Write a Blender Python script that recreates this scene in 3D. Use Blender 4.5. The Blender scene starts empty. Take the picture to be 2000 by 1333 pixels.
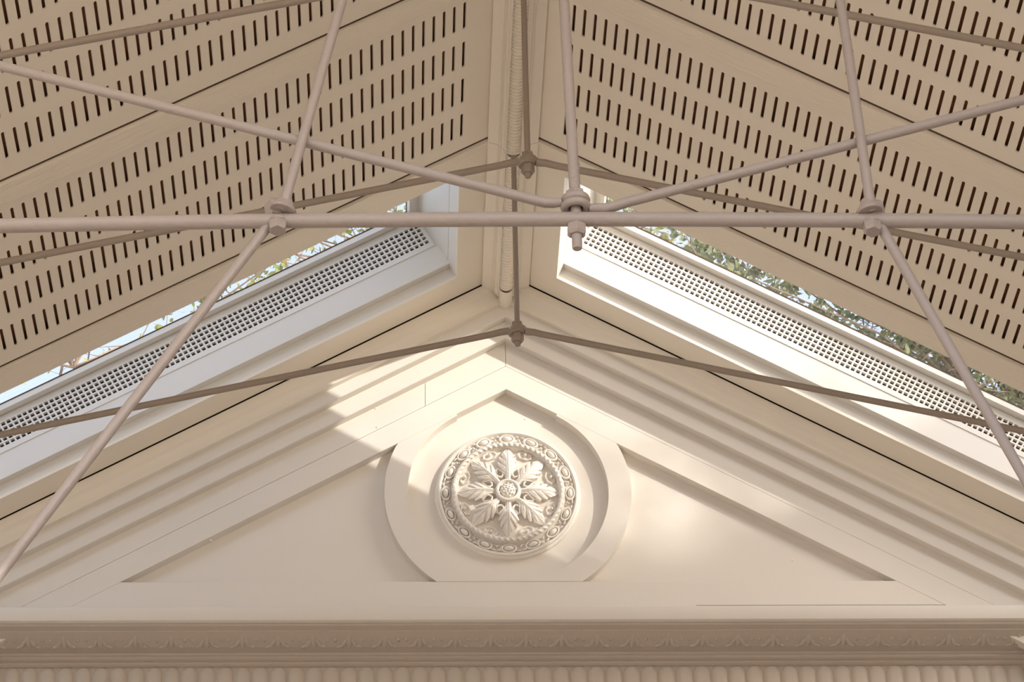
import bpy, bmesh, math, random
from math import pi, sin, cos, radians, sqrt, atan2
from mathutils import Vector, Matrix, noise
random.seed(7)
S = bpy.context.scene
C = S.collection
Z0 = 1.6                       # eye height; the survey heights below are taken from the eye

# ---------------------------------------------------------------- camera
F, TH, YA, RO = 5790.68574, 0.54959, 0.04143, -0.02075
cd = bpy.data.cameras.new('camera'); cam = bpy.data.objects.new('camera', cd); C.objects.link(cam)
cd.sensor_width = 36.0; cd.lens = F / 2000 * 36.0; cd.clip_start = 0.05; cd.clip_end = 300
fw = Vector((sin(YA) * cos(TH), cos(YA) * cos(TH), sin(TH))); rt = Vector((cos(YA), -sin(YA), 0)); up = rt.cross(fw)
r2 = rt * cos(RO) + up * sin(RO); u2 = up * cos(RO) - rt * sin(RO)
m = Matrix((r2, u2, -fw)).transposed().to_4x4(); m.translation = (0, 0, Z0)
cam.matrix_world = m
S.camera = cam

# ---------------------------------------------------------------- world, sun, exposure
SUN_DIR = Vector((-1.3, 1.0, -0.56)).normalized()
w = bpy.data.worlds.new('sky'); S.world = w; w.use_nodes = True
nt = w.node_tree; nt.nodes.clear()
out = nt.nodes.new('ShaderNodeOutputWorld'); bg = nt.nodes.new('ShaderNodeBackground')
sky = nt.nodes.new('ShaderNodeTexSky'); sky.sky_type = 'NISHITA'; sky.sun_disc = False
sky.sun_elevation = radians(26); sky.sun_rotation = atan2(-SUN_DIR.x, -SUN_DIR.y)
sky.altitude = 100; sky.air_density = 1.0; sky.dust_density = 2.2; sky.ozone_density = 1.2
hz = nt.nodes.new('ShaderNodeMix'); hz.data_type = 'RGBA'; hz.inputs[0].default_value = 0.56      # thin haze over the clear sky
hz.inputs[7].default_value = (1.64, 1.56, 1.63, 1)
nt.links.new(sky.outputs[0], hz.inputs[6]); nt.links.new(hz.outputs[2], bg.inputs[0]); nt.links.new(bg.outputs[0], out.inputs[0])
bg.inputs[1].default_value = 0.46
sl = bpy.data.lights.new('sun', 'SUN'); so = bpy.data.objects.new('sun', sl); C.objects.link(so)
sl.energy = 3.5; sl.angle = radians(0.55); sl.color = (1.0, 0.94, 0.86)
so.rotation_euler = SUN_DIR.to_track_quat('-Z', 'Y').to_euler(); so.location = (8, -4, 12)
vs = S.view_settings; vs.view_transform = 'Standard'; vs.look = 'None'; vs.gamma = 1; vs.use_curve_mapping = False
vs.exposure = 0.62

# ---------------------------------------------------------------- surveyed numbers
XR, H, TA = 0.392, 6.44073, 0.57544        # ridge x, ridge height above the eye, roof slope
CA = 1 / sqrt(1 + TA * TA); SA = TA * CA
D = 10.0

def rp(sg, t, y, n=0.0):                    # point on a roof slope: t down the slope, n outward
    return Vector((XR + sg * (t * CA + n * SA), y, Z0 + H - t * SA + n * CA))
def wp(sg, dx, p, y):                       # point on the gable: p below the gable line, square to it
    return Vector((XR + sg * dx, y, Z0 + H - TA * dx - p / CA))
def W(x, y, z): return Vector((x, y, Z0 + z))

# ---------------------------------------------------------------- materials
def paint(name, col, rough=0.5, bump=0.15, scale=14, var=0.05, streak=None):
    m = bpy.data.materials.new(name); m.use_nodes = True
    n = m.node_tree.nodes; l = m.node_tree.links; b = n['Principled BSDF']
    tc = n.new('ShaderNodeTexCoord')
    mp = n.new('ShaderNodeMapping'); l.new(tc.outputs['Object'], mp.inputs[0])
    if streak: mp.inputs['Scale'].default_value = streak
    n1 = n.new('ShaderNodeTexNoise'); n1.inputs['Scale'].default_value = 2.3; n1.inputs['Detail'].default_value = 4
    n2 = n.new('ShaderNodeTexNoise'); n2.inputs['Scale'].default_value = scale; n2.inputs['Detail'].default_value = 6
    l.new(tc.outputs['Object'], n1.inputs[0]); l.new(mp.outputs[0], n2.inputs[0])
    rmp = n.new('ShaderNodeMapRange'); rmp.inputs['To Min'].default_value = 1 - var; rmp.inputs['To Max'].default_value = 1 + var
    l.new(n1.outputs[0], rmp.inputs[0])
    mx = n.new('ShaderNodeVectorMath'); mx.operation = 'SCALE'; mx.inputs[0].default_value = col
    l.new(rmp.outputs[0], mx.inputs['Scale']); l.new(mx.outputs[0], b.inputs['Base Color'])
    b.inputs['Roughness'].default_value = rough
    bp = n.new('ShaderNodeBump'); bp.inputs['Strength'].default_value = bump; bp.inputs['Distance'].default_value = 0.01
    l.new(n2.outputs[0], bp.inputs['Height']); l.new(bp.outputs[0], b.inputs['Normal'])
    return m
M = {}
M['ceiling'] = paint('ceiling_paint', (0.87, 0.785, 0.67), 0.55, 0.05, 30, 0.03)
M['beam'] = paint('beam_paint', (0.87, 0.78, 0.655), 0.5, 0.55, 9, 0.04, (1, 7, 1))
M['wall'] = paint('wall_paint', (0.75, 0.695, 0.625), 0.5, 0.10, 16, 0.03)
M['reveal'] = paint('reveal_paint', (0.78, 0.745, 0.69), 0.5, 0.08, 16, 0.03)
M['trim'] = paint('trim_paint', (0.86, 0.785, 0.675), 0.5, 0.12, 20, 0.03)
M['plaster'] = paint('plaster_paint', (0.79, 0.735, 0.665), 0.45, 0.15, 60, 0.03)
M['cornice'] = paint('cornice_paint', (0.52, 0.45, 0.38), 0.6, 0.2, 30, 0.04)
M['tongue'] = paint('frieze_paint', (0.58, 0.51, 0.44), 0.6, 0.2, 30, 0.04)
M['rod'] = paint('rod_paint', (0.375, 0.315, 0.285), 0.42, 0.35, 35, 0.06)
M['cable'] = paint('tie_paint', (0.33, 0.265, 0.215), 0.5, 0.35, 35, 0.06)
M['brown'] = paint('cavity_wood', (0.36, 0.165, 0.075), 0.8, 0.1, 20, 0.2)
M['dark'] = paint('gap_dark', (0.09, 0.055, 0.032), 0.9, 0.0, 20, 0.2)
M['grille'] = paint('grille_enamel', (0.80, 0.76, 0.70), 0.4, 0.02, 30, 0.02)
M['roofing'] = paint('roofing', (0.25, 0.24, 0.23), 0.8, 0.1, 20, 0.1)
M['floor'] = paint('floor_stone', (0.54, 0.44, 0.33), 0.8, 0.1, 3, 0.12)
M['sidewall'] = paint('side_wall_paint', (0.66, 0.61, 0.54), 0.6, 0.1, 10, 0.03)
M['bark'] = paint('bark', (0.30, 0.21, 0.15), 0.9, 0.6, 30, 0.2)
def glass():
    m = bpy.data.materials.new('window_glass'); m.use_nodes = True
    n = m.node_tree.nodes; l = m.node_tree.links; n.remove(n['Principled BSDF'])
    o = n['Material Output']; t = n.new('ShaderNodeBsdfTransparent'); g = n.new('ShaderNodeBsdfGlossy')
    t.inputs[0].default_value = (0.94, 0.95, 0.95, 1); g.inputs['Roughness'].default_value = 0.02
    lw = n.new('ShaderNodeLayerWeight'); lw.inputs[0].default_value = 0.5       # 1 - cos, the same on both faces of the pane
    pw = n.new('ShaderNodeMath'); pw.operation = 'POWER'; l.new(lw.outputs['Facing'], pw.inputs[0]); pw.inputs[1].default_value = 5
    mx0 = n.new('ShaderNodeMapRange'); l.new(pw.outputs[0], mx0.inputs[0]); mx0.inputs['To Min'].default_value = 0.045
    mx = n.new('ShaderNodeMixShader'); l.new(mx0.outputs[0], mx.inputs[0]); l.new(t.outputs[0], mx.inputs[1]); l.new(g.outputs[0], mx.inputs[2])
    l.new(mx.outputs[0], o.inputs[0]); return m
M['glass'] = glass()
def leafmat(name, c1, c2):
    m = bpy.data.materials.new(name); m.use_nodes = True
    n = m.node_tree.nodes; l = m.node_tree.links; b = n['Principled BSDF']; o = n['Material Output']
    at = n.new('ShaderNodeTexCoord'); ns = n.new('ShaderNodeTexNoise'); ns.inputs['Scale'].default_value = 9
    l.new(at.outputs['Object'], ns.inputs[0])
    cr = n.new('ShaderNodeValToRGB'); cr.color_ramp.elements[0].color = (*c1, 1); cr.color_ramp.elements[1].color = (*c2, 1)
    cr.color_ramp.elements[0].position = 0.35; cr.color_ramp.elements[1].position = 0.65
    l.new(ns.outputs[0], cr.inputs[0]); l.new(cr.outputs[0], b.inputs['Base Color']); b.inputs['Roughness'].default_value = 0.45
    tr = n.new('ShaderNodeBsdfTranslucent'); l.new(cr.outputs[0], tr.inputs[0])
    mx = n.new('ShaderNodeMixShader'); mx.inputs[0].default_value = 0.45
    l.new(b.outputs[0], mx.inputs[1]); l.new(tr.outputs[0], mx.inputs[2]); l.new(mx.outputs[0], o.inputs[0]); return m
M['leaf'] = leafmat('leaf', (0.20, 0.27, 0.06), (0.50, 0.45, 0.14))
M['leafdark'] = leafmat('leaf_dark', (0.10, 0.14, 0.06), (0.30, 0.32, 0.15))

# ---------------------------------------------------------------- helpers
ORG = {}
def empty(name, loc, label=None, cat=None, group=None, kind=None):
    o = bpy.data.objects.new(name, None); C.objects.link(o); o.location = loc; o.empty_display_size = 0.1
    ORG[o.name] = Vector(loc)
    return tag(o, label, cat, group, kind)
def tag(o, label=None, cat=None, group=None, kind=None):
    if label: o['label'] = label
    if cat: o['category'] = cat
    if group: o['group'] = group
    if kind: o['kind'] = kind
    return o
def obj(name, vf, mat, parent=None, smooth=False, origin=None):
    """one mesh object from world-space vertices"""
    vs_, fs = vf
    base = ORG[parent.name] if parent else (Vector(origin) if origin is not None else Vector((0, 0, 0)))
    me = bpy.data.meshes.new(name); me.from_pydata([tuple(Vector(v) - base) for v in vs_], [], fs)
    bm = bmesh.new(); bm.from_mesh(me); bmesh.ops.recalc_face_normals(bm, faces=bm.faces); bm.to_mesh(me); bm.free()
    me.materials.append(mat if not isinstance(mat, str) else M[mat])
    if smooth:
        for p in me.polygons: p.use_smooth = True
        try: me.set_sharp_from_angle(angle=radians(40))
        except Exception: pass
    o = bpy.data.objects.new(name, me); C.objects.link(o)
    if parent: o.parent = parent; ORG[o.name] = base.copy()
    else: o.location = base; ORG[o.name] = base.copy()
    return o
def place(o, parent, mat4):
    """a copy of o placed by a world matrix under parent (shared mesh)"""
    c = o.copy(); C.objects.link(c); c.parent = parent
    ORG[c.name] = ORG[parent.name]
    c.matrix_local = Matrix.Translation(-ORG[parent.name]) @ mat4
    return c
def merge(*vfs):
    V, Fs = [], []
    for v, f in vfs:
        k = len(V); V += list(v); Fs += [tuple(i + k for i in q) for q in f]
    return V, Fs
def xf(vf, mat4): return [mat4 @ Vector(v) for v in vf[0]], vf[1]
def extr(a, b):                              # solid between two matching rings
    n = len(a); V = list(a) + list(b)
    Fs = [tuple(range(n - 1, -1, -1)), tuple(range(n, 2 * n))] + [(i, (i + 1) % n, n + (i + 1) % n, n + i) for i in range(n)]
    return V, Fs
def roofprism(sg, poly, t0, t1):             # polygon in (y, n) run down the slope
    return extr([rp(sg, t0, y, n) for y, n in poly], [rp(sg, t1, y, n) for y, n in poly])
def roofbox(sg, t0, t1, y0, y1, n0, n1): return roofprism(sg, [(y0, n0), (y1, n0), (y1, n1), (y0, n1)], t0, t1)
def rakeprism(sg, poly, d0, d1):             # polygon in (p, y) run along the gable rake
    return extr([wp(sg, d0, p, y) for p, y in poly], [wp(sg, d1, p, y) for p, y in poly])
def box(x0, x1, y0, y1, z0, z1):
    return extr([W(x0, y0, z0), W(x1, y0, z0), W(x1, y1, z0), W(x0, y1, z0)], [W(x0, y0, z1), W(x1, y0, z1), W(x1, y1, z1), W(x0, y1, z1)])
def frame_of(d):
    d = d.normalized(); a = Vector((0, 0, 1)) if abs(d.z) < 0.9 else Vector((0, 1, 0))
    u = d.cross(a).normalized(); return u, d.cross(u).normalized()
def tube(pts, rad, seg=14, caps=True, flat=None, wob=0.0):
    """round bar through points; rad a number or list; flat: list of (scale across, scale along world y)"""
    pts = [Vector(p) for p in pts]; n = len(pts)
    if not isinstance(rad, (list, tuple)): rad = [rad] * n
    V, Fs = [], []
    u = None
    for i, p in enumerate(pts):
        d = (pts[min(i + 1, n - 1)] - pts[max(i - 1, 0)]).normalized()
        if u is None: u, v = frame_of(d)
        else: u = (u - d * u.dot(d)).normalized(); v = d.cross(u)
        for k in range(seg):
            a = 2 * pi * k / seg; q = u * cos(a) + v * sin(a); r = rad[i]
            if wob: r *= 1 + wob * noise.noise(Vector((p.x * 9 + k * .35, p.y * 9, p.z * 9)))
            if flat: q = Vector((q.x * flat[i][0], q.y * flat[i][1], q.z * flat[i][0]))
            V.append(p + q * r)
    for i in range(n - 1):
        for k in range(seg):
            k2 = (k + 1) % seg; Fs.append((i * seg + k, i * seg + k2, (i + 1) * seg + k2, (i + 1) * seg + k))
    if caps: Fs += [tuple(range(seg - 1, -1, -1)), tuple(range((n - 1) * seg, n * seg))]
    return V, Fs
def lathe(prof, seg, c, axis, sharp=False, rot=0.0):
    """profile (r, h) turned about axis at c"""
    axis = Vector(axis).normalized(); u, v = frame_of(axis); V, Fs = [], []
    for r, h in prof:
        for k in range(seg):
            a = 2 * pi * k / seg + rot; V.append(Vector(c) + axis * h + (u * cos(a) + v * sin(a)) * max(r, 1e-5))
    for i in range(len(prof) - 1):
        for k in range(seg):
            k2 = (k + 1) % seg; Fs.append((i * seg + k, i * seg + k2, (i + 1) * seg + k2, (i + 1) * seg + k))
    Fs += [tuple(range(seg - 1, -1, -1)), tuple(range((len(prof) - 1) * seg, len(prof) * seg))]
    return V, Fs
def hexnut(c, axis, r, h, rot=0.0):          # hexagonal nut with chamfered corners, seated at c, height h along axis
    return lathe([(r * .86, 0), (r, h * .16), (r, h * .8), (r * .80, h)], 6, c, axis, rot=rot)
def ellipsoid(c, rx, ry, rz, seg=14, rings=8, half=False):
    V, Fs = [], []
    for i in range(rings + 1):
        th = pi * i / rings
        for k in range(seg):
            a = 2 * pi * k / seg; V.append(Vector((c[0] + rx * sin(th) * cos(a), c[1] + ry * sin(th) * sin(a), c[2] + rz * cos(th))))
    for i in range(rings):
        for k in range(seg):
            k2 = (k + 1) % seg; Fs.append((i * seg + k, i * seg + k2, (i + 1) * seg + k2, (i + 1) * seg + k))
    return V, Fs
def torus(R, r, seg=32, ms=8, c=(0, 0, 0), sx=1.0, sy=1.0, twist=0, amp=0.0):
    V, Fs = [], []
    for i in range(seg):
        a = 2 * pi * i / seg
        for k in range(ms):
            b = 2 * pi * k / ms; rr = r * (1 + amp * cos(b * 2 + twist * a)) if amp else r
            V.append(Vector((c[0] + (R + rr * cos(b)) * cos(a) * sx, c[1] + (R + rr * cos(b)) * sin(a) * sy, c[2] + rr * sin(b))))
    for i in range(seg):
        for k in range(ms):
            i2, k2 = (i + 1) % seg, (k + 1) % ms; Fs.append((i * ms + k, i * ms + k2, i2 * ms + k2, i2 * ms + k))
    return V, Fs

# ================================================================ THE SETTING
# ---- floor
tag(obj('floor', box(-30, 30, -30, 40, -1.75, -1.6), 'floor'), 'warm pale stone floor of the hall', None, None, 'structure')
# ---- side walls with a wide opening under the eaves
for nm, sx, lab in (('wall_left', -1, 'cream side wall below the left eaves'), ('wall_right', 1, 'cream side wall below the right eaves')):
    x = XR + sx * 3.62
    wl = empty(nm, (x, 6, 0), lab, None, None, 'structure')
    obj('wall_panel', box(x - .12, x + .12, -6, 10.5, -1.6, 2.2 if sx < 0 else 3.95), 'sidewall', wl)
    obj('lintel', box(x - .12, x + .12, 2.6, 10.5, 3.95, 4.42), 'sidewall', wl)
    for yy in (2.8, 5.2, 7.7, 10.2): obj('pier', box(x - .15, x + .15, yy - .4, yy + .4, 2.2, 3.95), 'sidewall', wl)

# ---- ceiling: slotted boards, plain boards, dark backing, outer deck
YF = 2.6                                     # the ceiling starts here, behind and above the eye
TMAX = 4.25
T0 = 0.10                                    # edge beside the ridge moulding
ceil = empty('ceiling', (XR, 7.5, Z0 + H), 'cream pitched ceiling with rows of narrow slots', None, None, 'structure')
WELL_T = 0.228; WY0 = 9.144; WY1 = 9.848; WN = 0.30
def slotted(sg, t_edge, t_end, ya, yb, rows, t0, pitch, th=0.006, wid=0.0116):
    V, Fs = [], []
    def q(*c):
        k = len(V); V.extend(rp(sg, t, y, n) for t, y, n in c); Fs.append(tuple(range(k, k + len(c))))
    cols = int((t_end - t0) / pitch); ts = [t0 + k * pitch for k in range(cols)]
    tb0 = t0 - pitch / 2; tb1 = ts[-1] + pitch / 2
    mids = [ya] + [(rows[i][1] + rows[i + 1][0]) / 2 for i in range(len(rows) - 1)] + [yb]
    q((t_edge, ya, 0), (tb0, ya, 0), (tb0, yb, 0), (t_edge, yb, 0))
    q((tb1, ya, 0), (t_end, ya, 0), (t_end, yb, 0), (tb1, yb, 0))
    hw = wid / 2; c = wid * .34
    for i, (a, b) in enumerate(rows):
        y0, y1 = mids[i], mids[i + 1]
        for t in ts:
            tl, tr = t - pitch / 2, t + pitch / 2
            k = len(V)
            outr = [(tl, y0), (tr, y0), (tr, y1), (tl, y1)]
            inn = [(t - c * .5, a), (t + c * .5, a), (t + hw, a + c), (t + hw, b - c), (t + c * .5, b), (t - c * .5, b), (t - hw, b - c), (t - hw, a + c)]
            V.extend(rp(sg, x, y, 0) for x, y in outr); V.extend(rp(sg, x, y, 0) for x, y in inn); V.extend(rp(sg, x, y, th) for x, y in inn)
            I = [k + 4 + j for j in range(8)]; O = [k, k + 1, k + 2, k + 3]
            Fs.extend([(O[0], O[1], I[1], I[0]), (O[1], I[2], I[1]), (O[1], O[2], I[3], I[2]), (O[2], I[4], I[3]), (O[2], O[3], I[5], I[4]),
                       (O[3], I[6], I[5]), (O[3], O[0], I[7], I[6]), (O[0], I[0], I[7])])
            for j in range(8): Fs.append((I[j], I[(j + 1) % 8], I[(j + 1) % 8] + 8, I[j] + 8))
    # edges of the board
    for y in (ya, yb): q((t_edge, y, 0), (t_end, y, 0), (t_end, y, th), (t_edge, y, th))
    return V, Fs
def raw(name, vf, mat, parent):              # no normal recalculation (open sheets)
    base = ORG[parent.name]; me = bpy.data.meshes.new(name)
    me.from_pydata([tuple(Vector(v) - base) for v in vf[0]], [], vf[1]); me.materials.append(M[mat])
    bm = bmesh.new(); bm.from_mesh(me); bmesh.ops.remove_doubles(bm, verts=bm.verts, dist=1e-5); bm.to_mesh(me); bm.free()
    o = bpy.data.objects.new(name, me); C.objects.link(o); o.parent = parent; ORG[o.name] = base.copy(); return o
RA = {-1: [(8.091, 8.242), (8.315, 8.464), (8.532, 8.679), (8.747, 8.888)], 1: [(8.110, 8.263), (8.333, 8.477), (8.548, 8.685), (8.750, 8.886)]}
RB = {-1: [(7.027, 7.180), (7.245, 7.396), (7.464, 7.606), (7.680, 7.823)], 1: [(7.038, 7.191), (7.256, 7.409), (7.479, 7.628), (7.695, 7.838)]}
BEAM = [4.78, 5.83, 6.88, 7.93, 8.98]
for sg in (-1, 1):
    tA, tB = (0.224, 0.205) if sg < 0 else (0.214, 0.233)
    raw('slotted_panel', slotted(sg, T0, 3.4, 8.046, 8.968, RA[sg], tA, .041), 'ceiling', ceil)
    raw('slotted_panel', slotted(sg, T0, 3.4, 6.996, 7.918, RB[sg], tB, .041), 'ceiling', ceil)
    raw('slotted_panel', slotted(sg, T0, 3.4, 5.946, 6.868, [(a - 1.06, b - 1.06) for a, b in RB[sg]], tA, .041), 'ceiling', ceil)
    obj('ceiling_board', roofbox(sg, T0, 3.4, YF, 5.822, 0, .012), 'ceiling', ceil)
    for y in (5.83, 6.88, 7.93):
        obj('beam_board', roofbox(sg, T0, 3.4, y + .004, y + .112, -.012, .03), 'beam', ceil)
        obj('shade_strip', roofbox(sg, T0, 3.4, y - .012, y + .0035, .004, .03), 'dark', ceil)  # solid strip coloured dark, standing in for the shade inside the joint
    # board on the near side of the skylight, strip beside the ridge and band by the gable
    obj('beam_board', roofprism(sg, [(8.984, -.010), (9.03, -.006), (WY0, .0), (WY0, .03), (8.984, .03)], T0, 3.4), 'beam', ceil)
    obj('ceiling_board', roofbox(sg, T0, WELL_T, WY0, 9.983, 0, .012), 'trim', ceil)
    obj('ceiling_board', roofbox(sg, WELL_T, 3.4, WY1 - .004, 9.983, 0, .012), 'trim', ceil)
    obj('shade_strip', roofbox(sg, T0, 3.4, 8.968, 8.9835, .004, .03), 'dark', ceil)  # joint shade again, as a dark-coloured strip
    # brown timber behind the slots
    obj('backing_board', roofbox(sg, 0.0, TMAX, YF, 8.99, .036, .05), 'brown', ceil)
    obj('shade_lining', roofbox(sg, 0.0, 3.4, 9.93, 10.2, .014, .06), 'dark', ceil)  # sheet coloured dark to give the gap at the gable its shade
    # outer deck: everything but the skylight shaft
    obj('roof_deck', roofbox(sg, 0.0, TMAX, YF, 9.02, .07, .26), 'roofing', ceil)
    obj('roof_deck', roofbox(sg, 0.0, TMAX, 9.90, 10.5, .07, .26), 'roofing', ceil)
    obj('roof_deck', roofbox(sg, 0.0, .19, 9.02, 9.90, .07, .26), 'roofing', ceil)
    obj('ceiling_board', roofbox(sg, 3.4, TMAX, YF, 9.982, 0, .03), 'ceiling', ceil)
obj('ridge_deck', extr([rp(-1, 0.0, YF, .26), rp(-1, 0, YF, .06), rp(1, 0.0, YF, .06), rp(1, 0.0, YF, .26)], [rp(-1, 0.0, 10.5, .26), rp(-1, 0, 10.5, .06), rp(1, 0.0, 10.5, .06), rp(1, 0.0, 10.5, .26)]), 'roofing', ceil)

# ---- ridge moulding with its scalloped bead
tr = empty('trim_1', (XR, 7.5, Z0 + H - .06), 'cream ridge moulding with a scalloped round bead down its middle', None, None, 'structure')
half = [(.094, -.044), (.094, -.066), (.056, -.077), (.053, -.086), (.046, -.084), (.043, -.094), (.036, -.097), (.033, -.106), (.028, -.108)]
def ridgesec(y): return [Vector((XR + x, y, Z0 + H + z)) for x, z in [(-x, z) for x, z in half]] + [Vector((XR + x, y, Z0 + H + z)) for x, z in reversed(half)] + [Vector((XR, y, Z0 + H - .01))]
for a, b in ((YF, 5.82), (5.823, 7.925), (7.928, 8.985), (8.988, 9.99)):
    obj('moulding_board', extr(ridgesec(a), ridgesec(b)), 'trim', tr)
def scallop(y0, y1, pitch=.0196, depth=.0085, r=.0265):
    V, Fs = [], []; seg = 12; n = int((y1 - y0) / pitch)
    ys = []
    for i in range(n):
        y = y0 + i * pitch
        ys += [(y, r - depth), (y + pitch * .10, r), (y + pitch * .5, r - depth * .25), (y + pitch * .86, r - depth * .7)]
    for y, rr in ys:
        for k in range(seg + 1):
            a = pi + pi * k / seg
            V.append(Vector((XR + rr * cos(a), y + .010 * (1 + sin(a)) * 1.2, Z0 + H - .112 + rr * sin(a))))
    for i in range(len(ys) - 1):
        for k in range(seg): Fs.append((i * (seg + 1) + k, i * (seg + 1) + k + 1, (i + 1) * (seg + 1) + k + 1, (i + 1) * (seg + 1) + k))
    return V, Fs
raw('scalloped_bead', scallop(5.0, 8.985), 'trim', tr)
raw('scalloped_bead', scallop(8.99, 9.93, depth=.0065), 'trim', tr)
obj('bead_end', merge(([Vector((XR + rr * cos(pi + pi * k / 12), y, Z0 + H - .112 + rr * sin(pi + pi * k / 12))) for y, rr in ((9.915, .0262), (9.95, .0262), (9.985, .027), (10.02, .028), (10.06, .028)) for k in range(13)],
    [(i * 13 + k, i * 13 + k + 1, (i + 1) * 13 + k + 1, (i + 1) * 13 + k) for i in range(4) for k in range(12)])), 'trim', tr, True)

# ---- gable wall
wb = empty('wall_back', (XR, 10.15, 0), 'cream panelled gable wall under the ridge', None, None, 'structure')
LX = 2.62
def pent(y):
    d = 2.64; return [W(XR - d, y, 4.91), W(XR + d, y, 4.91), W(XR + d, y, H - TA * d + .0), W(XR, y, H + .0), W(XR - d, y, H - TA * d + .0)]   # tympanum
core = extr(pent(10.155), pent(10.42)); obj('wall_field', core, 'wall', wb)
obj('lower_wall', box(XR - 3.7, XR + 3.7, 10.29, 10.5, -1.6, 4.95), 'wall', wb)
obj('lower_wall', extr([W(XR - 3.7, 10.43, 4.9), W(XR + 3.7, 10.43, 4.9), W(XR + 3.7, 10.43, H - TA * 3.7), W(XR, 10.43, H), W(XR - 3.7, 10.43, H - TA * 3.7)], [W(XR - 3.7, 10.5, 4.9), W(XR + 3.7, 10.5, 4.9), W(XR + 3.7, 10.5, H - TA * 3.7), W(XR, 10.5, H), W(XR - 3.7, 10.5, H - TA * 3.7)]), 'wall', wb)
for sg in (-1, 1):
    obj('cove_moulding', rakeprism(sg, [(.003, 10.156), (.003, 9.990), (.036, 9.990), (.041, 9.993), (.046, 10.001), (.058, 10.008), (.078, 10.011), (.096, 10.007), (.101, 10.004), (.101, 10.156)], 0, LX), 'trim', wb, True)
    obj('rake_moulding', rakeprism(sg, [(.100, 10.156), (.100, 10.03), (.150, 10.03), (.152, 10.033), (.152, 10.156)], 0, LX), 'wall', wb)
    obj('rake_moulding', rakeprism(sg, [(.151, 10.156), (.151, 10.07), (.218, 10.07), (.220, 10.073), (.220, 10.156)], 0, LX), 'wall', wb)
    e_ = .3114 if sg < 0 else .3121
    bd = [(.219, 10.156), (.219, 10.11), (e_ - .0008, 10.11), (e_, 10.111), (e_, 10.156)]
    if sg < 0:
        obj('rake_board', rakeprism(sg, bd, .0008, .320), 'wall', wb); obj('rake_board', rakeprism(sg, bd, .3216, LX), 'wall', wb)
    else: obj('rake_board', rakeprism(sg, bd, .0008, LX), 'wall', wb)
    obj('rake_board', rakeprism(sg, [(.3122, 10.156), (.3122, 10.1115), (.3130, 10.1105), (.4030, 10.1105), (.404, 10.112), (.404, 10.156)], .0, LX), 'wall', wb)
ZR = 5.123
obj('base_rail', extr([W(-3.0, 10.112, 4.9), W(3.8, 10.112, 4.9), W(3.8, 10.112, ZR - .001), W(3.8, 10.113, ZR), W(-3.0, 10.113, ZR), W(-3.0, 10.112, ZR - .001)],
    [W(-3.0, 10.156, 4.9), W(3.8, 10.156, 4.9), W(3.8, 10.156, ZR - .001), W(3.8, 10.156, ZR), W(-3.0, 10.156, ZR), W(-3.0, 10.156, ZR - .001)]), 'wall', wb)
obj('open_joint', box(1.10, 2.24, 10.1108, 10.113, 5.0165, 5.0200), 'dark', wb)
np_ = None
for x_, z_ in ((-.125, 5.885), (-.118, 5.800), (.467, 5.862), (.929, 5.787), (-.75, 5.30), (1.48, 5.21)):
    yy = 10.155 if z_ == 5.862 else 10.1105
    if np_ is None:
        np_ = obj('nail_head', lathe([(.0045, 0), (.0045, .0012), (.0025, .0026)], 10, W(x_, yy, z_), (0, -1, 0)), 'wall', wb, True); px_, py_, pz_ = x_, yy, z_
    else:
        c_ = np_.copy(); C.objects.link(c_); c_.parent = wb; c_.location = (x_ - px_, yy - py_, z_ - pz_)
# ring round the rosette, cut by the rake boards and the base rail
ZC = 5.514; RI, RO_ = .391, .480
def ringpart(a0, a1, n=72):
    V, Fs = [], []
    for i in range(n + 1):
        a = radians(a0 + (a1 - a0) * i / n); dx, dz = cos(a), sin(a)
        ro = RO_
        den = (dz + TA * abs(dx)) * CA
        if den > 0: ro = min(ro, ((H - ZC) * CA - .404) / den)
        if dz < 0: ro = min(ro, (ZC - ZR) / -dz)
        ro = max(ro, RI + .0002)
        for r, y in ((RI, 10.1105), (ro, 10.1105), (ro, 10.156), (RI, 10.156)): V.append(W(XR + r * dx, y, ZC + r * dz))
    for i in range(n):
        for k in range(4): k2 = (k + 1) % 4; Fs.append((4 * i + k, 4 * i + k2, 4 * i + 4 + k2, 4 * i + 4 + k))
    Fs += [(0, 1, 2, 3), (4 * n + 3, 4 * n + 2, 4 * n + 1, 4 * n)]
    return V, Fs
obj('ring_board', ringpart(119.9, 270), 'wall', wb, True); obj('ring_board', ringpart(-90, 60.1), 'wall', wb, True)

# ---- cornice under the gable
co = empty('trim_2', (XR, 10.1, Z0 + 4.9), 'shadowed cream cornice with faint leaf ornament running under the gable', None, None, 'structure')
def xprism(poly, x0=-3.0, x1=3.8): return extr([W(x0, y, z) for y, z in poly], [W(x1, y, z) for y, z in poly])
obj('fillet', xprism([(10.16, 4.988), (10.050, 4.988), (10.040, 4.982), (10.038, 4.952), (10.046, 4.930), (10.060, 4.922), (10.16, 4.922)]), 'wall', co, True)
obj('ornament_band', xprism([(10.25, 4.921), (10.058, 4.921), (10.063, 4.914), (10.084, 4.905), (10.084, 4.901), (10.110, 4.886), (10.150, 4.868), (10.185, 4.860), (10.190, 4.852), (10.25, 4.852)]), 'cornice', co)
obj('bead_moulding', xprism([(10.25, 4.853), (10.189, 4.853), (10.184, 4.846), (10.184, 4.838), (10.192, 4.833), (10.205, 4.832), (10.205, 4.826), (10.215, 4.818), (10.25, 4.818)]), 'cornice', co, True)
obj('frieze', xprism([(10.30, 4.819), (10.226, 4.819), (10.226, 4.30), (10.30, 4.30)]), 'cornice', co)
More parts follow.
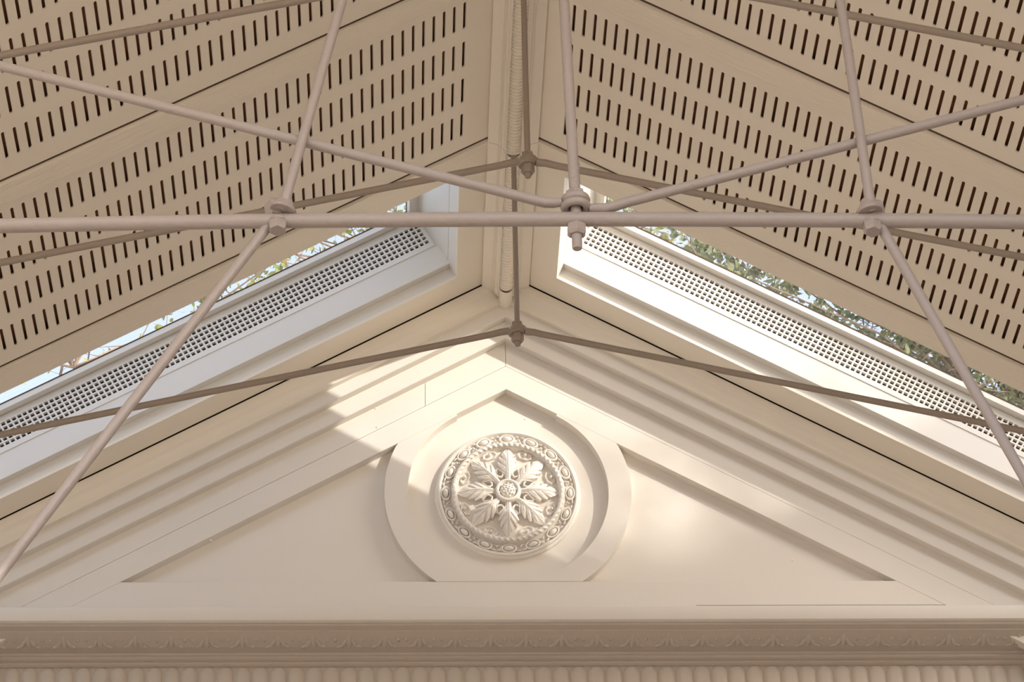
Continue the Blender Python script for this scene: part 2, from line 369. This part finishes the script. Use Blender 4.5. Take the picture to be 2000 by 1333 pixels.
# tongues of the fluted frieze, one by one
def tongue():
    w_ = .0308; V = []; prof = [(-w_, .0), (-w_ * .8, .008), (-w_ * .3, .0115), (w_ * .3, .0115), (w_ * .8, .008), (w_, .0)]
    for zz, s, k in ((-.40, 1, 1), (-.02, 1, 1), (-.008, .85, .9), (0, .55, .6)):
        for x, h in prof: V.append(Vector((x * s, -h * k, zz)))
    Fs = [(i * 6 + k, i * 6 + k + 1, i * 6 + 7 + k, i * 6 + 6 + k) for i in range(3) for k in range(5)] + [(18, 19, 20, 21, 22, 23)]
    return V, Fs
P = .0668; x0 = -1.420
proto = None
for k in range(-12, 66):
    mt = Matrix.Translation(W(x0 + k * P, 10.2265, 4.816))
    if proto is None:
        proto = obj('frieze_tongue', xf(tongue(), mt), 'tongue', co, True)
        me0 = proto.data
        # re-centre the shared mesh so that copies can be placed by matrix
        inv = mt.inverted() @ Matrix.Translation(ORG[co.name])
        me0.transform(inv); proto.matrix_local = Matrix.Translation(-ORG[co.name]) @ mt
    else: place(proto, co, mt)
# leaf ornaments of the cornice band
def leaf_ornament():
    V, Fs = [], []
    def lobe(cx, cz, rx, rz, ang, h):
        n = 10; k = len(V); V.append(Vector((cx, cz, h)))
        for rr, hh in ((.6, h * .85), (1, 0)):
            for i in range(n):
                a = 2 * pi * i / n; x, z = rr * rx * cos(a), rr * rz * sin(a)
                V.append(Vector((cx + x * cos(ang) - z * sin(ang), cz + x * sin(ang) + z * cos(ang), hh)))
        for i in range(n):
            j = (i + 1) % n; Fs.append((k, k + 1 + i, k + 1 + j)); Fs.append((k + 1 + i, k + 1 + n + i, k + 1 + n + j, k + 1 + j))
    lobe(0, .004, .011, .034, 0, .006)
    for s in (-1, 1): lobe(s * .019, -.004, .008, .026, s * .5, .005); lobe(s * .036, -.018, .007, .014, s * 1.1, .004); lobe(s * .052, .012, .006, .010, 0, .0035)
    return V, Fs
dirv = Vector((0, .075, -.037)).normalized(); nrm = Vector((1, 0, 0)).cross(dirv)
if nrm.y > 0: nrm = -nrm
Rm = Matrix((Vector((1, 0, 0)), -dirv, nrm)).transposed().to_4x4()
proto = None
for k in range(-10, 38):
    mt = Matrix.Translation(W(-1.42 + k * P * 2, 10.131, 4.876)) @ Rm
    if proto is None:
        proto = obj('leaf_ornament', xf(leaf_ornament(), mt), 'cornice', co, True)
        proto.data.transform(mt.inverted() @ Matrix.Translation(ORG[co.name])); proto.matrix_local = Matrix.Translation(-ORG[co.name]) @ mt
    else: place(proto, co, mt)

# ================================================================ SKYLIGHTS
TE = 3.3
YB = 9.810                                  # face of the board that carries the grille
for sg, nm, lab in ((-1, 'window_1', 'long skylight in the left slope with blue sky behind its glass'), (1, 'window_2', 'long sunlit skylight in the right slope with foliage behind its glass')):
    wn = empty(nm, tuple(rp(sg, 1.6, 9.5, .15)), lab, None, None, 'structure')
    # far side: lower strip, soffit, grille board (with an opening for the grille), closing board above
    obj('lower_board', roofbox(sg, WELL_T, TE, WY1, 9.90, .0125, .055), 'reveal', wn)
    obj('reveal_board', roofprism(sg, [(YB, .0552), (9.90, .0552), (9.90, .169), (YB, .169)], WELL_T, TE), 'reveal', wn)
    obj('reveal_board', roofprism(sg, [(YB, .289), (9.90, .289), (9.90, .303), (YB, .303)], WELL_T, TE), 'reveal', wn)
    obj('reveal_board', roofbox(sg, WELL_T, .250, YB, 9.90, .169, .289), 'reveal', wn)
    obj('vent_cavity', roofbox(sg, .250, TE, YB + .035, 9.90, .169, .289), 'dark', wn)
    # near side and the end by the ridge
    obj('near_board', roofbox(sg, WELL_T, TE, WY0 - .122, WY0 - .094, .03, .303), 'reveal', wn)
    obj('end_board', roofbox(sg, .19, WELL_T, WY0, WY1 + .04, .0125, .068), 'reveal', wn)
    obj('end_board', roofbox(sg, .19, WELL_T + .0, WY0, WY1 + .04, .0705, .303), 'reveal', wn)
    obj('end_board', roofbox(sg, TE, TE + .04, WY0, WY1, .0, .303), 'reveal', wn)
    # frame ring standing 4 cm into the shaft, then gasket and glass
    G0, G1 = 9.032, YB - .040; TG = .268
    f = merge(roofbox(sg, WELL_T - .02, TE, G1, 9.90, .3032, .325), roofbox(sg, WELL_T - .02, TE, WY0 - .16, G0, .3032, .325),
              roofbox(sg, .17, TG, G0, G1, .3032, .325))
    fr = obj('frame', f, 'grille', wn)
    obj('gasket', merge(roofbox(sg, TG - .004, TE, G1 - .0015, G1 + .004, .325, .330), roofbox(sg, TG - .004, TG + .0015, G0, G1, .325, .330)), 'dark', fr)
    obj('pane', roofbox(sg, TG - .03, TE, G0 - .03, G1 + .07, .3302, .3362), 'glass', wn)
    obj('outer_frame', merge(roofbox(sg, .17, TE + .05, G1 + .064, 9.96, .3252, .362), roofbox(sg, .17, TE + .05, WY0 - .18, G0 - .030, .3252, .362), roofbox(sg, .15, TG - .03, G0 - .030, G1 + .030, .3252, .362)), 'roofing', wn)

# ---- eggcrate vent grilles on the far side of each skylight
def grille(sg):
    V, Fs = [], []
    n0, n1 = .155, .2985; ta_, tb = .236, 3.2
    yf = YB - .004; yb = YB + .010
    def P3(t, n, y): return rp(sg, t, y, n)
    pn = .0207; pt = .0226; nb = .1735; hn = .0140; ht = .0155
    cols = int((tb - ta_ - .02) / pt); tb = ta_ + .014 + cols * pt + .006
    # plate front as a grid with holes
    tcuts = [ta_]; ncuts = [n0]
    for i in range(cols): c = ta_ + .018 + i * pt; tcuts += [c - ht / 2 + .004, c + ht / 2 + .004]
    tcuts.append(tb)
    for j in range(5): c = nb + pn * (j + .5); ncuts += [c - hn / 2, c + hn / 2]
    ncuts.append(n1)
    nt_, nn = len(tcuts), len(ncuts)
    for y in (yf, yb):
        for t in tcuts:
            for n in ncuts: V.append(P3(t, n, y))
    idx = lambda a, i, j: a * nt_ * nn + i * nn + j
    for i in range(nt_ - 1):
        for j in range(nn - 1):
            if i % 2 == 1 and j % 2 == 1:
                for (a, b) in (((i, j), (i + 1, j)), ((i + 1, j), (i + 1, j + 1)), ((i + 1, j + 1), (i, j + 1)), ((i, j + 1), (i, j))):
                    Fs.append((idx(0, *a), idx(0, *b), idx(1, *b), idx(1, *a)))
            else: Fs.append((idx(0, i, j), idx(0, i + 1, j), idx(0, i + 1, j + 1), idx(0, i, j + 1)))
    c4 = [(0, 0), (nt_ - 1, 0), (nt_ - 1, nn - 1), (0, nn - 1)]
    for a in range(4): Fs.append((idx(0, *c4[a]), idx(0, *c4[(a + 1) % 4]), idx(1, *c4[(a + 1) % 4]), idx(1, *c4[a])))
    return V, Fs
for sg, lab in ((-1, 'white eggcrate vent grille in the shaded left skylight'), (1, 'white eggcrate vent grille in the sunlit right skylight')):
    g = grille(sg); me = bpy.data.meshes.new('vent_grille'); base = rp(sg, 1.6, YB, .13)
    me.from_pydata([tuple(v - base) for v in g[0]], [], g[1]); me.materials.append(M['grille'])
    o = bpy.data.objects.new('vent_grille', me); C.objects.link(o); o.location = base
    tag(o, lab, 'vent', 'vent grilles of the skylights')

# ================================================================ ROSETTE
RC = W(XR, 10.1555, 5.518)
ros = empty('rosette', tuple(RC), 'round plaster rosette with eight acanthus petals, partly sunlit, in the ring on the gable wall', 'rosette')
RM = Matrix.Translation(RC) @ Matrix(((.985, 0, 0, 0), (0, 0, -1, 0), (0, .985, 0, 0), (0, 0, 0, 1)))   # local x right, y up, z towards the room
def rpart(name, vf, mat='plaster', parent=None, smooth=True): return obj(name, xf(vf, RM), mat, parent or ros, smooth)
def rlathe(prof, seg=96):
    V, Fs = [], []
    for r, h in prof:
        for k in range(seg): a = 2 * pi * k / seg; V.append(Vector((r * cos(a), r * sin(a), h)))
    for i in range(len(prof) - 1):
        for k in range(seg): k2 = (k + 1) % seg; Fs.append((i * seg + k, i * seg + k2, (i + 1) * seg + k2, (i + 1) * seg + k))
    Fs.append(tuple(range(seg))); return V, Fs
rpart('backplate', rlathe([(.001, .014), (.197, .014), (.200, .022), (.204, .033), (.222, .033), (.225, .022), (.230, .014), (.262, .013), (.266, .024), (.271, .029), (.277, .027), (.279, .018), (.287, .012), (.289, 0)]))
rpart('rope_ring', torus(.2135, .0088, 480, 12, (0, 0, .036), twist=60, amp=.24), smooth=True)
# egg and husk border
def rotz(a): return Matrix.Rotation(a, 4, 'Z')
egg_p = husk_p = bead_p = None
def first_or_copy(pr, name, vf, mt):
    if pr is None:
        o = obj(name, xf(vf, RM @ mt), 'plaster', ros, True)
        o.data.transform((RM @ mt).inverted() @ Matrix.Translation(ORG[ros.name])); o.matrix_local = Matrix.Translation(-ORG[ros.name]) @ RM @ mt
        return o
    place(pr, ros, RM @ mt); return pr
# built with the border piece pointing along +x, length along y
egg_v = ellipsoid((0, 0, .021), .0115, .0205, .013)
husk_v = torus(1.0, .22, 28, 7, (0, 0, 0)); husk_v = ([Vector((v.x * .0165, v.y * .0275, v.z * .026 + .020)) for v in husk_v[0]], husk_v[1])
tip_v = merge(ellipsoid((.008, -.038, .019), .004, .0105, .008, 10, 6), ellipsoid((.008, .038, .019), .004, .0105, .008, 10, 6))
bead_v = merge(ellipsoid((-.004, 0, .022), .0055, .0055, .0075, 10, 6), ellipsoid((-.011, .007, .019), .004, .004, .005, 8, 5), ellipsoid((-.011, -.007, .019), .004, .004, .005, 8, 5))
for k in range(16):
    a = rotz(pi / 2 + 2 * pi * k / 16) @ Matrix.Translation((.2455, 0, 0))
    egg_p = first_or_copy(egg_p, 'egg', egg_v, a)
    husk_p = first_or_copy(husk_p, 'husk', merge(husk_v, tip_v), a)
    bead_p = first_or_copy(bead_p, 'bead', bead_v, rotz(pi / 2 + 2 * pi * (k + .5) / 16) @ Matrix.Translation((.246, 0, 0)))
# acanthus petal, along +x from r=.045 to r=.206: one leaf with forward-pointing lobes, veins and a double midrib
def petal():
    prof = [(.045, .011), (.060, .0115), (.070, .014), (.080, .024), (.092, .037), (.098, .041), (.1005, .032), (.112, .036), (.124, .041), (.1275, .041), (.130, .0305),
            (.140, .032), (.150, .0345), (.154, .034), (.1565, .024), (.168, .0235), (.180, .018), (.193, .010), (.206, .0008)]
    def E(x):
        for (a, p), (b, q) in zip(prof, prof[1:]):
            if x <= b: return p + (q - p) * (x - a) / (b - a)
        return prof[-1][1]
    nu, nv = 110, 33; V, Fs = [], []
    for i in range(nu + 1):
        x = .045 + .161 * i / nu; hw = E(x); u = i / nu
        for j in range(nv):
            v = -1 + 2 * j / (nv - 1); av = abs(v); y = hw * v; ay = abs(y)
            z = .030 + .024 * sin(pi * min(1, .12 + u * .95)) ** .9 - .006 * u
            z -= .012 * (ay / .040) ** 1.8
            z += .004 * math.exp(-((ay - .0032) / .0020) ** 2) * (1 - .7 * u) - .002 * math.exp(-(ay / .0013) ** 2)
            for xn, wn in ((.100, .034), (.130, .032), (.1565, .025)):          # vein from the midrib to each notch
                x0_, y0_ = xn - .034, .004; dx_, dy_ = xn - x0_, wn - y0_; L = sqrt(dx_ * dx_ + dy_ * dy_)
                tt_ = ((x - x0_) * dx_ + (ay - y0_) * dy_) / L / L
                if 0 < tt_ < 1.15:
                    dd = abs((x - x0_) * dy_ - (ay - y0_) * dx_) / L; z -= .0085 * min(1, tt_ * 1.6) * math.exp(-(dd / .0030) ** 2)
            for xn, wn in ((.086, .026), (.115, .027), (.143, .023), (.170, .014)):   # raised fold inside each lobe
                x0_, y0_ = xn - .024, .006; dx_, dy_ = xn + .008 - x0_, wn - y0_; L = sqrt(dx_ * dx_ + dy_ * dy_)
                tt_ = ((x - x0_) * dx_ + (ay - y0_) * dy_) / L / L
                if 0 < tt_ < 1.1:
                    dd = abs((x - x0_) * dy_ - (ay - y0_) * dx_) / L; z += .0030 * sin(pi * min(1, tt_ / 1.1)) * math.exp(-(dd / .0036) ** 2)
            V.append(Vector((x + .006 * av * av * (1 - u), y, max(z, .016))))
    k0 = len(V)
    for i in range(nu + 1):
        for j in (0, nv - 1): q = V[i * nv + j]; V.append(Vector((q.x, q.y * .90, .010)))
    for i in range(nu):
        for j in range(nv - 1): Fs.append((i * nv + j, i * nv + j + 1, (i + 1) * nv + j + 1, (i + 1) * nv + j))
        Fs.append((i * nv, (i + 1) * nv, k0 + 2 * i + 2, k0 + 2 * i)); Fs.append((i * nv + nv - 1, (i + 1) * nv + nv - 1, k0 + 2 * i + 3, k0 + 2 * i + 1))
    return V, Fs
def shield():                                # low scalloped cup against the rope ring, with a ball in it
    V, Fs = [], []; n = 28
    pts = []
    for i in range(n):
        a = 2 * pi * i / n; r = .0235 * (1 + .07 * cos(7 * a)); pts.append((.182 + r * .80 * cos(a), r * 1.35 * sin(a)))
    V.append(Vector((.182, 0, .016)))
    for s, h in ((.55, .017), (.78, .024), (.92, .024), (1, .013)):
        for x, y in pts: V.append(Vector((.182 + (x - .182) * s, y * s, h)))
    for i in range(n):
        j = (i + 1) % n; Fs.append((0, 1 + i, 1 + j))
        for q in (0, 1, 2): Fs.append((1 + q * n + i, 1 + q * n + n + i, 1 + q * n + n + j, 1 + q * n + j))
    return merge((V, Fs), ellipsoid((.185, 0, .024), .0070, .0070, .009, 12, 7))
def curl():                                  # rolled loop in the notch between two petals
    pts = [(.104, -.020, .034), (.088, -.0165, .040), (.074, -.010, .040), (.068, 0, .038), (.074, .010, .040), (.088, .0165, .040), (.104, .020, .034)]
    return tube(pts, [.002, .0036, .0042, .0042, .0042, .0036, .002], 8)
pp = sp = cp = None
for k in range(8):
    pp = first_or_copy(pp, 'petal', petal(), rotz(pi / 2 + 2 * pi * k / 8))
    sp = first_or_copy(sp, 'shield', shield(), rotz(pi / 2 + 2 * pi * (k + .5) / 8))
    cp = first_or_copy(cp, 'curled_lobe', curl(), rotz(pi / 2 + 2 * pi * (k + .5) / 8))
hub = rpart('hub', rlathe([(.001, .040), (.034, .040), (.036, .050), (.041, .056), (.047, .054), (.051, .046), (.052, .036), (.053, .012)], 48))
bs = [ellipsoid((0, 0, .040), .033, .033, .022, 18, 10)]
for i in range(26):
    a = i * 2.399; r = .0062 * sqrt(i + .3); bs.append(ellipsoid((r * cos(a), r * sin(a), .040 + .021 * sqrt(max(0, 1 - (r / .033) ** 2))), .0047, .0047, .0055, 8, 5))
rpart('berry_cluster', merge(*bs), parent=hub)

# ================================================================ ROOF TRUSSES
YT = 5.83
def T(x, z, dy=0.0): return W(x, YT + dy, z)
tt = empty('roof_truss', tuple(T(.40, 3.90)), 'nearest roof truss, a thick taupe horizontal bar with bolted round braces', 'truss')
def tsag(n=40):
    pts = []
    for i in range(n + 1):
        x = -3.1 + 7.0 * i / n; d = (x - .55); pts.append(T(x, 3.9135 - .0075 * d * d * (1.35 if d < 0 else .9) if abs(d) < 1.9 else 3.9135 - .0075 * 3.61 * (1.35 if d < 0 else .9)))
    return pts
obj('tie_bar', tube(tsag(), .0178, 20, wob=.03), 'rod', tt, True)
def pl(a, b, n=14, wob=0.0):
    a, b = Vector(a), Vector(b); return [a.lerp(b, i / n) for i in range(n + 1)]
def brace(a, b, r=.0122, bend=None):
    pts = pl(a, b, 26)
    pts = [p + Vector((.0022 * noise.noise(p * 2.0), 0, .0022 * noise.noise(p * 2.0 + Vector((5, 0, 0))))) for p in pts]
    return tube(pts, r, 16, wob=.05)
# centre: king rod, two long braces forged into stacked eyes
KX = .400
obj('king_rod', tube([T(KX - .0, 3.925), T(KX - .012, 4.6), T(XR, 6.33)], .0130, 18, wob=.03), 'rod', tt, True)
thr = [T(KX + (-.0012 if z > 4.0 else 0), z) for z in [3.955 + .0028 * i for i in range(44)]]
obj('thread', tube(thr, [.0140 if i % 2 else .0129 for i in range(44)], 16), 'rod', tt, True)
def eye_ring(c, R, r, tilt=0.0, sx=1.0):
    v, f_ = torus(R, r, 30, 10); mt = Matrix.Translation(c) @ Matrix.Rotation(tilt, 4, 'Y') @ Matrix.Rotation(radians(0), 4, 'X')
    return xf(([Vector((q.x * sx, q.y, q.z)) for q in v], f_), mt)
def sweep(pts, rads, flats): return tube(pts, rads, 14, flat=flats)
bl = sweep([T(KX - .034, 3.962), T(KX - .052, 3.960), T(KX - .072, 3.9605), T(KX - .092, 3.966)] + pl(T(KX - .125, 3.976), T(-2.457, 4.802), 22), [.011, .0125, .013, .013] + [.0125] * 23, [(1, 1)] * 27)
obj('brace', merge(bl, eye_ring(T(KX, 3.967), .024, .0115)), 'rod', tt, True)
br = sweep([T(KX + .032, 3.945), T(KX + .048, 3.944), T(KX + .070, 3.944), T(KX + .092, 3.951)] + pl(T(KX + .125, 3.963), T(3.2, 4.795), 22), [.011, .0125, .013, .013] + [.0125] * 23, [(1, 1)] * 27)
obj('brace', merge(br, eye_ring(T(KX, 3.948), .0265, .0105)), 'rod', tt, True)
obj('nut', hexnut(T(KX, 3.972), (0, 0, 1), .0235, .022, .3), 'rod', tt)
obj('washer', lathe([(.026, 0), (.028, .004), (.026, .009), (.022, .011)], 24, T(KX, 3.964), (0, 0, 1)), 'rod', tt, True)
obj('nut', merge(hexnut(T(KX, 3.897), (0, 0, -1), .0240, .030, .5)), 'rod', tt)
obj('bolt_end', merge(tube([T(KX, 3.87), T(KX, 3.832), T(KX, 3.829)], [.0120, .0120, .0105], 16), tube([T(KX, z) for z in [3.835 + .003 * i for i in range(12)]], [.0124 if i % 2 else .0116 for i in range(12)], 14)), 'rod', tt, True)
# side nodes: braces up to the slope and struts down to the eaves
for sx, nx, (ux, uz), (tx, tz), (dx_, dz_), (ex, ez) in (
        (-1, -.3049, (-.2870, 3.958), (.2086, 6.30), (-.3293, 3.868), (-1.55, 1.90)),
        (1, 1.1012, (1.0995, 3.958), (1.0205, 5.99), (1.1239, 3.872), (2.25, 1.05))):
    dv = (Vector((tx, 0, tz)) - Vector((ux, 0, uz))).normalized()
    pts = [T(ux - dv.x * .022 - sx * -.006, uz - .028, -.012), T(ux - dv.x * .006, uz - .008, -.020)] + pl(T(ux + dv.x * .03, uz + dv.z * .03, -.022), T(tx, tz, -.0), 20)
    foot = lathe([(.030, 0), (.033, .006), (.024, .018), (.015, .036)], 18, T(ux + sx * .004 - .004, uz - .044 + .012, -.012), (dv.x * .6 + sx * -.12, 0, 1))
    obj('brace', merge(tube(pts, [.014, .0135] + [.0122] * 21, 16, wob=.04), foot), 'rod', tt, True)
    pts = pl(T(dx_ + .0, dz_ + .025, .004), T(ex, ez, .0), 20)
    obj('strut', tube(pts, [.0125] * 21, 16, wob=.04), 'rod', tt, True)
    obj('nut', hexnut(T(nx - sx * -.006 if sx < 0 else nx + .012, 3.921, .010), (sx * .10, .15, 1), .0250, .050, .2), 'rod', tt)
    obj('nut', merge(hexnut(T(nx, 3.900, -.006), (0, -.25, -1), .0225, .032, .5), lathe([(.0225, 0), (.0235, .004), (.0225, .008)], 24, T(nx, 3.902, -.004), (0, -.25, -1))), 'rod', tt)
# lighter trusses: two inclined tie rods and a king rod
def light_truss(y, label, det=True):
    o = empty('tie_rod_truss', (XR, y, Z0 + 5.55), label, 'truss', 'slim tie rod trusses under the ridge')
    nz = 5.548
    for sg in (-1, 1):
        a = W(XR + sg * .028, y, nz - .003 * (sg > 0)); b = W(XR + sg * .060, y, nz - .006)
        pts = [a, b] + [W(XR + sg * (.09 + (2.60 - .09) * i / 16), y, 5.533 - .24 * (.09 + (2.60 - .09) * i / 16 - .09) * (1.0 if sg < 0 else .985)) for i in range(17)]
        obj('tie_rod', merge(tube(pts, [.013, .0125] + [.0118] * 17, 12, wob=.05), lathe([(.026, -.010), (.030, -.006), (.030, .004), (.026, .009)], 20, W(XR + sg * .004, y, nz + (.006 if sg > 0 else -.006)), (sg * .12, 0, 1))), 'cable', o, True)
    obj('king_rod', tube([W(XR, y, nz), W(XR, y, 6.0), W(XR, y, H - .125)], .0098, 14, wob=.03), 'cable', o, True)
    obj('nut', hexnut(W(XR, y, nz + .012), (0, 0, 1), .0205, .024, .4), 'cable', o)
    obj('nut', hexnut(W(XR, y, nz - .014), (0, 0, -1), .0225, .034, .1), 'cable', o)
    obj('bolt_end', tube([W(XR, y, nz - .045), W(XR, y, nz - .060), W(XR, y, nz - .063)], [.0105, .0105, .008], 12), 'cable', o, True)
    return o
light_truss(8.98, 'slim taupe tie rods meeting just above the rosette, nearest the gable wall')
light_truss(7.93, 'slim taupe tie rods meeting behind the thick bar, second from the gable wall')
light_truss(6.88, 'slim taupe tie rods crossing the top corners of the picture, third from the gable wall')

# ================================================================ TREES OUTSIDE
def leaf_quad(V, Fs, c, d, s, size):
    s = s.normalized(); d = d.normalized(); n = d.cross(s); k = len(V)
    for a, b, h in ((0, 0, 0), (.35, .30, .06), (.35, -.30, .06), (1, 0, -.05), (.68, .22, .03), (.68, -.22, .03)):
        V.append(c + d * a * size + s * b * size + n * h * size)
    Fs += [(k, k + 2, k + 1), (k + 1, k + 2, k + 5, k + 4), (k + 4, k + 5, k + 3)]
def rv(): return Vector((random.gauss(0, 1), random.gauss(0, 1), random.gauss(0, 1)))
def tree(name, label, base, center, ext, nb, per, size, mat, trunk=.12, twig=.006, keep=None, group=None):
    o = empty(name, tuple(base), label, 'tree', group)
    ws = []; V, Fs = [], []
    top = Vector(center)
    ws.append(tube([Vector(base), Vector(base).lerp(top, .55) + Vector((.15, .1, 0)), top], [trunk, trunk * .7, trunk * .3], 10))
    for b in range(nb):
        c = top + Vector((random.uniform(-1, 1) * ext[0], random.uniform(-1, 1) * ext[1], random.uniform(-1, 1) * ext[2]))
        d = rv(); d.z = abs(d.z) * .3 + .25; d.y *= .5; d.normalize()
        ln = random.uniform(.5, 1.1) * min(1.0, ext[0]) * .8
        pts = [c + d * ln * (i / 5) + rv() * .02 * i for i in range(6)]
        ws.append(tube(pts, [twig * (1.2 - .18 * i) for i in range(6)], 5))
        if b % 4 == 0: ws.append(tube([c, c.lerp(top - Vector((0, 0, .4)), .5) + rv() * .1, top - Vector((0, 0, .5))], [twig * 1.2, twig * 1.8, twig * 2.4], 5))
        for q in range(per):
            i = random.randint(0, 4); p = pts[i].lerp(pts[i + 1], random.random()) + rv() * .035
            if keep and not keep(p): continue
            leaf_quad(V, Fs, p, rv() + d * .4, rv(), size * random.uniform(.6, 1.25))
    obj('branches', merge(*ws), 'bark', o)
    f = raw('foliage', (V, Fs), mat, o) if False else None
    me = bpy.data.meshes.new('foliage'); bs_ = ORG[o.name]; me.from_pydata([tuple(v - bs_) for v in V], [], Fs); me.materials.append(M[mat])
    fo = bpy.data.objects.new('foliage', me); C.objects.link(fo); fo.parent = o; fo['kind'] = 'stuff'
    return o
tree('tree', 'thin sparse tree branches against blue sky behind the left skylight', (-3.6, 14.6, 0), W(-1.75, 13.4, 8.55), (1.1, .5, .85), 60, 13, .048, 'leaf', .022, .0032)
tree('tree', 'yellow green leafy tree by the ridge, seen through the upper ends of both skylights', (.3, 15.9, 0), W(.35, 15.6, 10.35), (1.6, .6, 1.0), 270, 36, .055, 'leaf', .10, .004)
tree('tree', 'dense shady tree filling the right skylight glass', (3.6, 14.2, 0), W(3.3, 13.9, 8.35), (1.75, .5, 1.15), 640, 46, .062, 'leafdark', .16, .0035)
def shade_cut(p):                           # crown cut along the sun rays to shape the sunlit patch on the gable
    X, Z = p.x - XR, p.z - Z0 - H
    k = (X * SA + Z * CA) / 1.135
    t = (X - 1.3 * k) * CA - (Z - .56 * k) * SA
    j = random.gauss(0, .09)
    return t + j > (1.58 if p.y + k < 9.50 else 1.84)
tree('tree', 'broad tree outside on the right, dappling the sunlight', (11.9, 2.3, 0), W(11.75, 2.3, 9.1), (1.2, 1.2, 1.0), 520, 34, .11, 'leafdark', .2, .008, keep=shade_cut)
